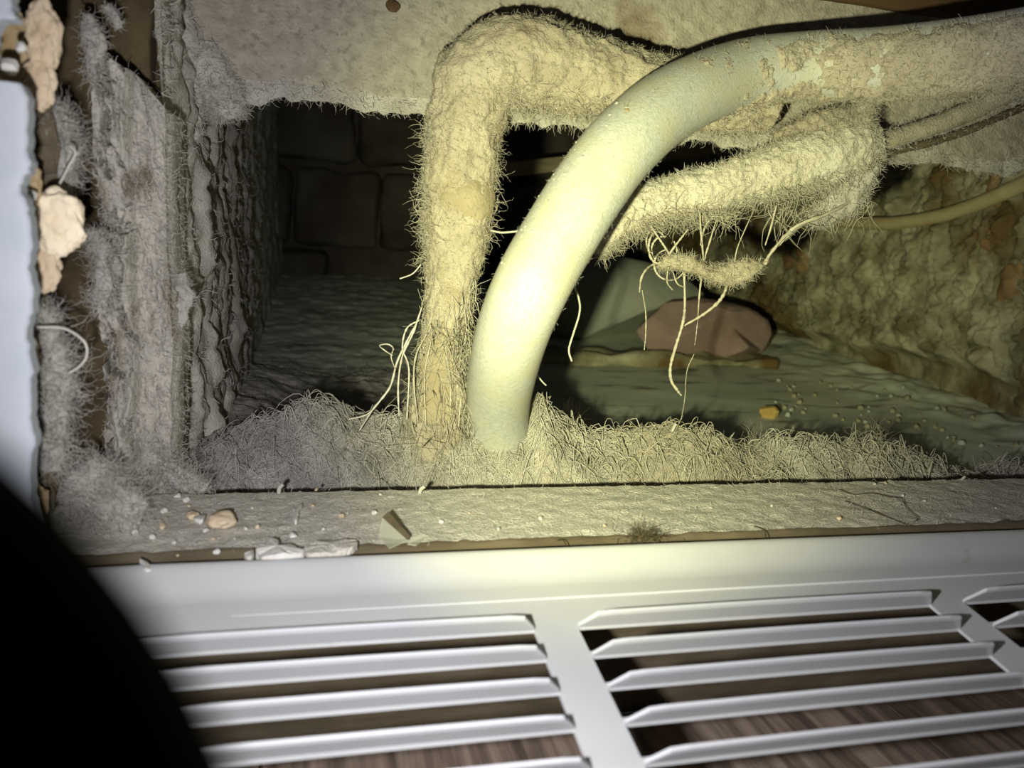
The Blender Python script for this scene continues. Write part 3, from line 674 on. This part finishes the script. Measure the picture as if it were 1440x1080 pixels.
V, F = fuzz(a0, np.c_[rng.normal(size=n), rng.normal(size=n)*.4, -.6+rng.normal(size=n)*.4], .013, .00022, .9, 7, .5); tag(mk('loose_threads', V, F, M['felt_lint'], t), kind='stuff')
def loose(pts, w, name, lab, cat, Y, mat): 
    P = catmull([onY(c_[0], c_[1], c_[2] if len(c_) > 2 else Y) for c_ in pts], 30); R = w/2*axis_depth(P[0])/FPX
    V, F = closeG(tubeG(P, R, 6)[0]); return tag(mk(name, V, F, mat), lab, cat)
loose([(792, 345, .326), (800, 372, .345), (806, 398), (814, 420), (815, 440), (806, 470), (800, 492), (804, 508)], 3.4, 'thread', 'single white thread hanging just right of the white pipe', 'thread', .36, M['powder'])
loose([(690, 324), (706, 327), (730, 325)], 3, 'thread', 'short white thread bridging the wrapped pipe and the white pipe', 'thread', .36, M['powder'])
loose([(592, 372), (580, 385), (562, 392)], 2, 'thread', 'fine thread poking left out of the wrapped pipe', 'thread', .37, M['dust_lint'])
loose([(722, 490, .348), (742, 512, .355), (756, 528), (762, 536), (768, 542)], 2.4, 'thread', 'tiny pale thread beside the lower end of the white pipe', 'thread', .36, M['powder'])
t = thing('string_tangle', 'looping strings hanging left of the wrapped pipe foot', 'string', onY(560, 540, .372))
for pts, wd in [([(594, 430), (580, 470), (566, 500), (560, 540), (561, 585)], 3), ([(590, 450), (572, 462), (566, 490), (575, 520), (572, 590)], 2.6), ([(585, 455), (560, 505), (548, 545), (525, 575), (505, 606)], 3), ([(548, 545), (520, 580), (490, 590)], 2.2), ([(552, 500), (540, 492), (534, 486), (545, 484), (553, 490), (550, 502), (556, 520)], 2),
                ([(600, 470), (585, 500), (582, 540), (588, 595)], 2.6), ([(606, 480), (597, 530), (599, 600)], 2.4), ([(640, 490), (648, 540), (645, 600)], 2.6), ([(628, 500), (634, 550), (630, 604)], 2.4)]:
    strand(pts, wd, 'string', t, .362, M['dust_lint'] if pts[0][0] < 600 else M['felt_lint'])

# ------------------------------------------------------------------ stones on the cavity floor
def stone(name, lab, cat, px, py, r, mat, s, facet=7, rot=0.0, amp=.1, lift=.0):
    c = onF(px, py); V, F, _ = blob(c+A(0, 0, r[2]*.55+lift), r, 3, amp, 1.2, s, rot, facet); V[:, 2] = np.maximum(V[:, 2], c[2]-.006)
    return tag(mk(name, V, F, mat, smooth=False), lab, cat)
stone('sandstone', 'large pink stone lying at the back of the cavity floor', 'stone', 975, 500, (.095, .05, .042), M['pinkstone'], 21, 7, .2, .09)
stone('sandstone', 'small pale pink stone leaning on the right end of the large one', 'stone', 1010, 500, (.030, .02, .036), M['palestone'], 6, 5, .3)
stone('sandstone', 'flat dull pink stone right of the pale one', 'stone', 1034, 505, (.036, .03, .026), M['pinkstone'], 9, 8)
stone('slab', 'smooth pale grey slab at the back left of the pink stone', 'slab', 855, 468, (.13, .06, .060), M['greyslab'], 12, 2, 0, .03)
# a flat broken slab edge in front of the stones
c = onF(930, 512); V, F = bevbox(c[0]-.16, c[0]+.13, c[1]-.012, c[1]+.05, c[2]-.004, c[2]+.010, .005, 14, .012, 30, 171)
tag(mk('slab', V, F, M['rubble']), 'low brownish slab lying in front of the pink stones', 'slab')
c = onF(1078, 586); V, F, _ = blob(c+A(0, 0, .004), (.0105, .008, .0065), 3, .16, 1.4, 8, .4, 5)
tag(mk('yellow_chip', V, F, M['yellow'], smooth=False), 'small yellow chip on the concrete floor', 'chip')
for i in range(70):
    px = rng.uniform(1090, 1430); py = 545+(px-1050)*.17+rng.uniform(-25, 30); c = onF(px, py)
    if c[0] > XR-.02: continue
    V, F, _ = blob(A(c[0], c[1], floor_h(np.array([c[0]]), np.array([c[1]]))[0]+.001), rng.uniform(.0010, .0030), 1, .3, 1.5, i, facet=3)
    tag(mk('rubble_crumb', V, F, M['rubble'] if i % 3 else M['greyslab']), 'small crumb of rubble at the foot of the crumbling right wall', 'rubble', 'rubble crumbs along the right wall')

# ------------------------------------------------------------------ debris on the sill
def onsill(px, py): return onZ(px, py, ZL+.0005)
c = onsill(312, 740); V, F, _ = blob(c+A(0, 0, .0025), (.0052, .0046, .0030), 3, .13, 1.6, 5); tag(mk('pebble', V, F, M['plaster']), 'round tan pebble on the left part of the sill', 'pebble')
def flake(name, lab, pts, th, mat, s=0, tilt=0.0):
    P = np.array([onsill(x, y) for x, y in pts]); P = np.vstack([P, P[:1]]); Q = catmull(P, 40)[:-1]; n = len(Q)
    Q = Q+A(1, 1, 0)*(.0005*fbm(Q, 700, 2, s))[:, None]; T_ = Q+A(0, 0, th)+A(0, 0, 1)*(tilt*(Q[:, 1]-Q[:, 1].min())/(np.ptp(Q[:, 1])+1e-6))[:, None]
    T_[:, 2] += th*.5*fbm(Q, 300, 2, s+1); c0, c1 = Q.mean(0), T_.mean(0)+A(0, 0, th*.3); V = np.vstack([Q, T_, c0, c1]); j = np.arange(n); k = (j+1) % n
    Ft = np.vstack([np.stack([np.full(n, 2*n), k, j], 1), np.stack([np.full(n, 2*n+1), n+j, n+k], 1)])
    return tag(mk(name, V, [np.stack([j, k, n+k, n+j], 1), Ft], mat, smooth=False), lab, 'debris')
flake('plaster_flake', 'white ragged plaster flake on the front edge of the sill', [(360, 786), (372, 776), (384, 770), (396, 776), (410, 776), (428, 786), (400, 792), (372, 793)], .003, M['whiteplaster'], 3)
flake('plaster_strip', 'flat grey plaster strip beside the white flake', [(424, 780), (440, 772), (470, 770), (498, 766), (500, 776), (480, 783), (440, 787)], .0024, M['sill'], 5)
flake('white_chip', 'white chip lying on the top edge of the grille', [(196, 796), (206, 797), (214, 806), (204, 807)], .002, M['whiteplaster'], 7)
flake('paint_sliver', 'bent white paint sliver in the middle of the left sill', [(411, 718), (424, 714), (421, 722), (418, 736), (413, 736), (414, 726)], .0014, M['whiteplaster'], 9)
flake('plaster_chip', 'pale chip beside the white plaster flake', [(345, 786), (353, 778), (358, 784), (352, 791)], .002, M['whiteplaster'], 11)
# folded scrap of clear tape
a, b, c, d = onsill(536, 768), onsill(548, 742)+A(0, 0, .004), onsill(572, 768), onsill(566, 772)
P0 = np.array([onsill(533, 757), onsill(537, 741)+A(0, 0, .0035), onsill(574, 764)+A(0, 0, .001), onsill(548, 772)])
V = np.vstack([P0, P0+A(0, 0, .0004)]); F4 = np.array([[0, 3, 2, 1], [4, 5, 6, 7], [0, 1, 5, 4], [1, 2, 6, 5], [2, 3, 7, 6], [3, 0, 4, 7]])
t = thing('tape_scrap', 'folded scrap of clear tape on the sill below the wrapped pipe', 'tape', onsill(552, 762)); mk('tape_face', V, F4, M['cleartape'], t, smooth=False)
P0 = np.array([onsill(537, 741)+A(0, 0, .0036), onsill(545, 738)+A(0, 0, .005), onsill(576, 762)+A(0, 0, .002), onsill(573, 764)+A(0, 0, .001)]); V = np.vstack([P0, P0+A(0, -.0003, .0004)]); mk('folded_edge', V, F4, M['wood_and_shade'], t, smooth=False)
P0 = np.array([onsill(573, 766), onsill(592, 755)+A(0, 0, .001), onsill(603, 754), onsill(585, 768)]); V = np.vstack([P0, P0+A(0, 0, .0004)]); mk('tape_tail', V, F4, M['cleartape'], t, smooth=False)
for i, (pts, wd, lab) in enumerate([([(392, 694), (393, 686), (398, 681)], 6, 'white splinter standing at the back edge of the sill, left one'), ([(590, 694), (592, 688), (597, 684)], 6, 'white splinter standing at the back edge of the sill below the wrapped pipe'),
                                    ([(1352, 675), (1357, 670)], 4, 'short white splinter at the back edge of the sill far right'), ([(945, 607), (948, 600), (951, 596)], 5, 'white splinter standing on the pale heap')]):
    Yq = onsill(*pts[0])[1] if i < 3 else .374
    P = catmull([onY(x, y, Yq) for x, y in pts], 10); V, F = closeG(tubeG(P, wd/2*axis_depth(P[0])/FPX, 6)[0]); tag(mk('splinter', V, F, M['powder']), lab, 'splinter')
cr = [(265, 712), (262, 704), (250, 700), (271, 728), (282, 735), (290, 748), (228, 742), (215, 758), (245, 765), (300, 760), (330, 758), (345, 745), (362, 742), (330, 720), (355, 715), (440, 712), (455, 745), (412, 755), (480, 728), (500, 760), (525, 722), (250, 782), (305, 778), (230, 720), (205, 735), (190, 750), (620, 735), (660, 722), (700, 745), (760, 730), (850, 740), (1000, 715), (1085, 712), (1180, 730), (1300, 705), (1400, 715), (445, 690), (535, 696), (1230, 682), (1245, 680), (1270, 698)]
for i, (px, py) in enumerate(cr):
    c = onsill(px, py); r = rng.uniform(.0005, .0014) if i < 26 else rng.uniform(.0005, .0010)
    if i in (3, 4): r = .0024
    V, F, _ = blob(c+A(0, 0, r*.5), (r*1.2, r, r*.8), 1, .25, 1.5, i, rng.uniform(0, 3), 3)
    tag(mk('plaster_crumb', V, F, M['whiteplaster'] if i % 3 else M['plaster'], smooth=False), 'tiny pale plaster crumb lying on the dusty sill', 'crumb', 'plaster crumbs on the sill')
c = onsill(905, 757); n = 160; V, F = fuzz(c+rng.normal(size=(n, 3))*A(.004, .0022, .0008)+A(0, 0, .001), np.c_[rng.normal(size=n), rng.normal(size=n)*.6, .4+rng.normal(size=n)*.3], .006, .00014, .9, 5)
tag(mk('hair_tuft', V, F, M['wood_and_shade']), 'small brown tuft of fuzz on the sill front edge right of centre', 'fuzz', kind='stuff')
for pts, lab in [([(1180, 690), (1200, 697), (1225, 695), (1250, 700), (1268, 702)], 'dark hair along the back of the right sill'), ([(1188, 706), (1215, 716), (1245, 728), (1275, 740)], 'long dark hair slanting across the right sill'),
                 ([(1268, 702), (1275, 716), (1290, 730), (1284, 736)], 'short curled dark hair on the right sill'), ([(1060, 742), (1075, 748), (1076, 760)], 'hooked dark hair on the sill front edge'), ([(783, 762), (792, 762), (795, 770), (790, 776)], 'tiny dark hair loop at the sill front below the white pipe')]:
    P = catmull([onsill(*q_)+A(0, 0, .0006) for q_ in pts], 24); V, F = closeG(tubeG(P, .00016, 5)[0]); tag(mk('hair', V, F, M['hair']), lab, 'hair')

# ------------------------------------------------------------------ left jamb: plaster lumps and fluff
def lump(lab, px, py, wpx, hpx, Y, mat, s, th=.5, facet=0, cat='plaster', name='plaster_lump', amp=.28):
    c = onY(px, py, Y); k = axis_depth(c)/FPX; V, F, _ = blob(c, (wpx/2*k*1.15, min(wpx, hpx)/2*k*th, hpx/2*k*1.1), 4, amp*.6, 2.4, s, 0, 0)
    V = V+.0006*np.stack([fbm(V, 500, 2, s+q_) for q_ in range(3)], -1)
    return tag(mk(name, V, F, M[mat]), lab, cat)
lump('bright peach lump of plaster at the broken wall edge', 82, 312, 58, 84, .262, 'brightplaster', 3, .7, 5)
lump('tan lump of plaster at the top left of the broken edge', 62, 52, 40, 84, .262, 'plaster', 5, .7, 3)
lump('pink-tan plaster below the top left lump', 55, 118, 36, 60, .262, 'plaster', 8, .7, 3)
lump('brown plaster hollow at the top left corner', 10, 72, 62, 110, .268, 'tanplaster', 11, .4, 2)
lump('round white pellet at the left frame edge', 14, 95, 20, 20, .250, 'whiteplaster', 14, 1, 0, amp=.08)
lump('small white pellet above the round one', 30, 67, 14, 14, .250, 'whiteplaster', 15, 1, 0, amp=.08)
lump('tan plaster chip left of the peach lump', 40, 258, 26, 62, .258, 'tanplaster', 17, .7, 3)
lump('pink-grey plaster below the peach lump', 62, 378, 38, 64, .262, 'plaster', 20, .6, 3)
lump('tan plaster beside the white panel at mid height', 42, 500, 20, 60, .256, 'tanplaster', 23, .7, 3)
lump('tan plaster at the lower end of the broken edge', 44, 706, 40, 44, .262, 'tanplaster', 26, .7, 3)
lump('small white chip in the broken edge above the peach lump', 46, 276, 12, 14, .25, 'whiteplaster', 29, 1, 2, amp=.1)
lump('brown plaster core along the lower broken edge', 60, 560, 34, 290, .276, 'wood_and_shade', 32, .4, 2)
lump('brown plaster core at the upper broken edge', 62, 195, 30, 130, .280, 'wood_and_shade', 35, .4, 2)
def fluffball(lab, pts, Y, n, L, mat='dust_lint', body=True, r=.00013, drop=.3):
    t = thing('dust_clump', lab, 'dust', onY(pts[0][0], pts[0][1], Y)); ps = [(x, y, w_) for x, y, w_ in pts]
    Pc = catmull([onY(a, b, Y) for a, b, _ in ps], 60); W = np.interp(np.linspace(0, len(ps)-1, 60), range(len(ps)), [c_[2] for c_ in ps])/2*np.array([axis_depth(q_) for q_ in Pc])/FPX
    G, D = tubeG(Pc, W*.8, 40); G[..., 1] = Pc[:, None, 1]+(G[..., 1]-Pc[:, None, 1])*.55
    G = G+D*(W[:, None]*.55*fbm(G, 150, 4, len(ORG))+.0015*fbm(G, 320, 2, 7))[..., None]
    if body: V, F = closeG(G); mk('clump_body', V, F, M['ash'], t)
    r0, n0 = pick(G, D, n); V, F = fuzz(r0, n0*.25+rng.normal(size=(n, 3))*.8+A(0, 0, -drop), L*.9, r, 2.1, 9, .2); tag(mk('clump_fibres', V, F, M[mat], t), kind='stuff')
fluffball('grey wedge of fluff with hanging strands near the top left', [(122, 20, 10), (128, 48, 30), (132, 72, 28), (128, 96, 12), (134, 122, 5)], .318, 380, .007)
fluffball('small grey flake of fluff right of the grey wedge', [(150, 8, 8), (160, 22, 16), (168, 40, 10)], .325, 200, .004)
fluffball('curly fluff hanging on the broken wall edge below the top', [(74, 150, 24), (86, 185, 40), (92, 215, 34), (84, 250, 30), (80, 268, 14)], .285, 1000, .011)
fluffball('curly fluff beside the peach lump', [(132, 325, 12), (142, 352, 24), (144, 400, 26), (142, 440, 18)], .312, 700, .010)
fluffball('white wispy fluff on the lower broken edge', [(62, 440, 20), (76, 490, 30), (86, 540, 40), (80, 600, 34), (72, 660, 32)], .272, 1500, .012)
fluffball('heap of loose grey fluff at the left end of the sill', [(110, 660, 60), (140, 690, 80), (165, 720, 80), (150, 765, 70)], .285, 2600, .013)
fluffball('loose fluff at the foot of the dusty stud', [(200, 640, 36), (225, 655, 40), (255, 672, 40), (290, 686, 20)], .326, 900, .013)
t = thing('dust_clump', 'large grey tuft hanging from the left end of the header board', 'dust', onY(312, 140, .39)); felt_sheet('clump_pad', [(290, 60, 20), (296, 100, 56), (310, 132, 62), (322, 152, 46), (328, 168, 26)], .4035, .006, 181, t, M['dust'], 2600, .0042)
t = thing('dust_clump', 'long grey flap of dust hanging beside the large tuft above the stud', 'dust', onY(255, 130, .38)); felt_sheet('clump_pad', [(238, -10, 44), (242, 40, 60), (252, 90, 66), (258, 130, 50), (266, 165, 32), (273, 198, 14)], .402, .006, 182, t, M['dust'], 3000, .0042)
fluffball('narrow dust flap hanging from the top left of the board', [(215, 0, 30), (222, 25, 28), (220, 48, 14)], .352, 500, .006)
fluffball('pointed dust flap on the right side of the stud at mid height', [(252, 385, 14), (258, 410, 24), (254, 440, 22), (246, 480, 12)], .335, 500, .004)
loose([(52, 460), (90, 462), (118, 480), (122, 500), (112, 515), (96, 525)], 4, 'thread', 'curved pale thread arching from the white wispy fluff', 'thread', .262, M['dust_lint'])
loose([(78, 270), (96, 235), (106, 215), (98, 205)], 3.5, 'thread', 'thread looping through the curly fluff at the wall edge', 'thread', .27, M['dust_lint'])

# ------------------------------------------------------------------ vent grille
SL = .15; cs = 1/math.sqrt(1+SL*SL); TH = .0011
GY0, GZ0 = .249, ZL-.0012
def gp(x, q_, h=0.0):   # q_: distance down the face from its top edge, h: height off the face
    return A(x, GY0-q_*cs-h*SL*cs, GZ0-q_*SL*cs+h*cs)
XG0, XG1, QG = -.085, .53, .150
grille = thing('vent_grille', 'white enamelled vent grille leaning against the sill in the foreground', 'grille', gp((XG0+XG1)/2, QG))
banks = [(-.062, .0655), (.0795, .2085), (.2225, .3515), (.3655, .4945)]
Q1, PITCH_, NB = .0402, .01345, 7
slots = [(Q1+k*PITCH_, Q1+k*PITCH_+.0112) for k in range(NB)]
def plate(name, x0, x1, q0, q1):
    P = np.array([gp(x0, q0), gp(x1, q0), gp(x1, q1), gp(x0, q1)]); lo = np.array([gp(x0, q0, -TH), gp(x1, q0, -TH), gp(x1, q1, -TH), gp(x0, q1, -TH)])
    return np.vstack([lo, P]), np.array([[0, 1, 2, 3], [4, 7, 6, 5], [0, 4, 5, 1], [1, 5, 6, 2], [2, 6, 7, 3], [3, 7, 4, 0]])
parts = [plate('', XG0, XG1, .024, Q1), plate('', XG0, XG1, slots[-1][1], QG), plate('', XG0, banks[0][0], Q1, slots[-1][1])]
for i, (a, b) in enumerate(banks):
    nx_ = banks[i+1][0] if i+1 < len(banks) else XG1
    parts.append(plate('', b, nx_, Q1, slots[-1][1]))
    for k in range(NB-1): parts.append(plate('', a, b, slots[k][1], slots[k+1][0]))
V, F = join(parts); mk('face_plate', V, F, M['grille'], grille, smooth=False)
# rounded top flange
nx_ = 60; prof = [(-.0004, -.004), (-.0003, .0000), (.0004, .0032), (.0016, .0040), (.004, .0038), (.009, .0022), (.0135, .0008), (.017, .0002), (.020, .00012), (.0225, .00010), (.0250, .00008)]
prof = catmull([A(a, b, 0) for a, b in prof], 50)
bot = prof[::-1]-A(0, TH, 0)
loop = np.vstack([prof, bot]); xs = np.linspace(XG0, XG1, nx_)
G = np.array([[gp(x, q_[0], q_[1]+.0004*math.sin(x*9)) for q_ in loop] for x in xs]); V, F = closeG(G); mk('top_flange', V, F, M['grille'], grille)
# louvre blades: hinged on the far side of each slot, leaning over it
BL = [(0, 0), (.0024, .0021), (.0055, .0047), (.0060, .0056)]
for a, b in banks:
    for q0, q1 in slots:
        nseg = 30; us = np.linspace(0, 1, nseg); Lp = []
        for u_ in us:
            x = a+(b-a)*u_; end = min(u_, 1-u_)*(b-a)
            f = min(1, .12+end/.0055); bow = .0003*math.sin(u_*3.1)
            row = []
            for (dq, dh) in BL: row.append(gp(x, q0+dq*f*.62, dh*f*1.35+bow))
            for (dq, dh) in BL[::-1]: row.append(gp(x, q0+dq*f*.62-.0008, dh*f*1.35+bow+.0004))
            Lp.append(row)
        V, F = closeG(np.array(Lp)); mk('louver', V, F, M['enamel'], grille, smooth=False)

# ------------------------------------------------------------------ hand torch at the lower left, lens towards the cavity
TC = dep(-248, 1164, .0355); aim = dep(875, 395, .36); ax = aim-TC; ax /= np.linalg.norm(ax)
RT = .0240
t = thing('hand_torch', 'black out-of-focus hand torch filling the lower left corner', 'torch', TC-ax*.13)
def lathe(prof, m=64):
    P = np.array([TC+ax*a for a, _ in prof]); e1 = np.cross(ax, A(0, 0, 1)); e1 /= np.linalg.norm(e1); e2 = np.cross(ax, e1); an = np.linspace(0, 2*math.pi, m, endpoint=False)
    return np.array([[p+r*(e1*math.cos(v)+e2*math.sin(v)) for v in an] for p, (_, r) in zip(P, prof)])
V, F = closeG(lathe([(-.028, .0165), (-.022, .019), (-.012, RT), (-.003, RT), (0, RT-.0012), (0, RT-.004), (-.006, RT-.006), (-.008, .004)])); head = mk('head', V, F, M['black'], t)
V, F = closeG(lathe([(-.15, .011), (-.148, .0130), (-.11, .0140), (-.06, .0140), (-.035, .0140), (-.029, .0160), (-.027, .0160)])); barrel = mk('barrel', V, F, M['black'], t)
em = bpy.data.materials.new('lit_lens'); em.use_nodes = True; b_ = em.node_tree.nodes['Principled BSDF']; b_.inputs['Base Color'].default_value = (.9, .9, .85, 1); b_.inputs['Emission Color'].default_value = (1, .96, .8, 1); b_.inputs['Emission Strength'].default_value = 2.0
V, F = closeG(lathe([(-.0062, .003), (-.0058, RT-.0065), (-.005, RT-.0065), (-.0048, .003)])); mk('lens', V, F, em, head)
e1 = np.cross(ax, A(0, 0, 1)); e1 /= np.linalg.norm(e1); e2 = np.cross(e1, ax)
sb, sf, _ = blob(TC-ax*.07+e2*.0140, (.004, .006, .002), 2, .02, 1); mk('switch', sb, sf, M['black'], barrel)
def spot(name, power, colr, size, blend, rad, target):
    ld = bpy.data.lights.new(name, 'SPOT'); ld.energy = power; ld.color = colr; ld.spot_size = math.radians(size); ld.spot_blend = blend; ld.shadow_soft_size = rad
    o = bpy.data.objects.new(name, ld); COL.objects.link(o); o.location = tuple(TC+ax*.003)
    d = mathutils.Vector(tuple(target-TC)); o.rotation_euler = d.to_track_quat('-Z', 'Y').to_euler(); return o
spot('torch_beam', TORCH_HOT, HOT_COL, 60, 1.0, .004, aim)
spot('torch_spill', TORCH_SPILL, SPILL_COL, 135, 1.0, .004, aim)
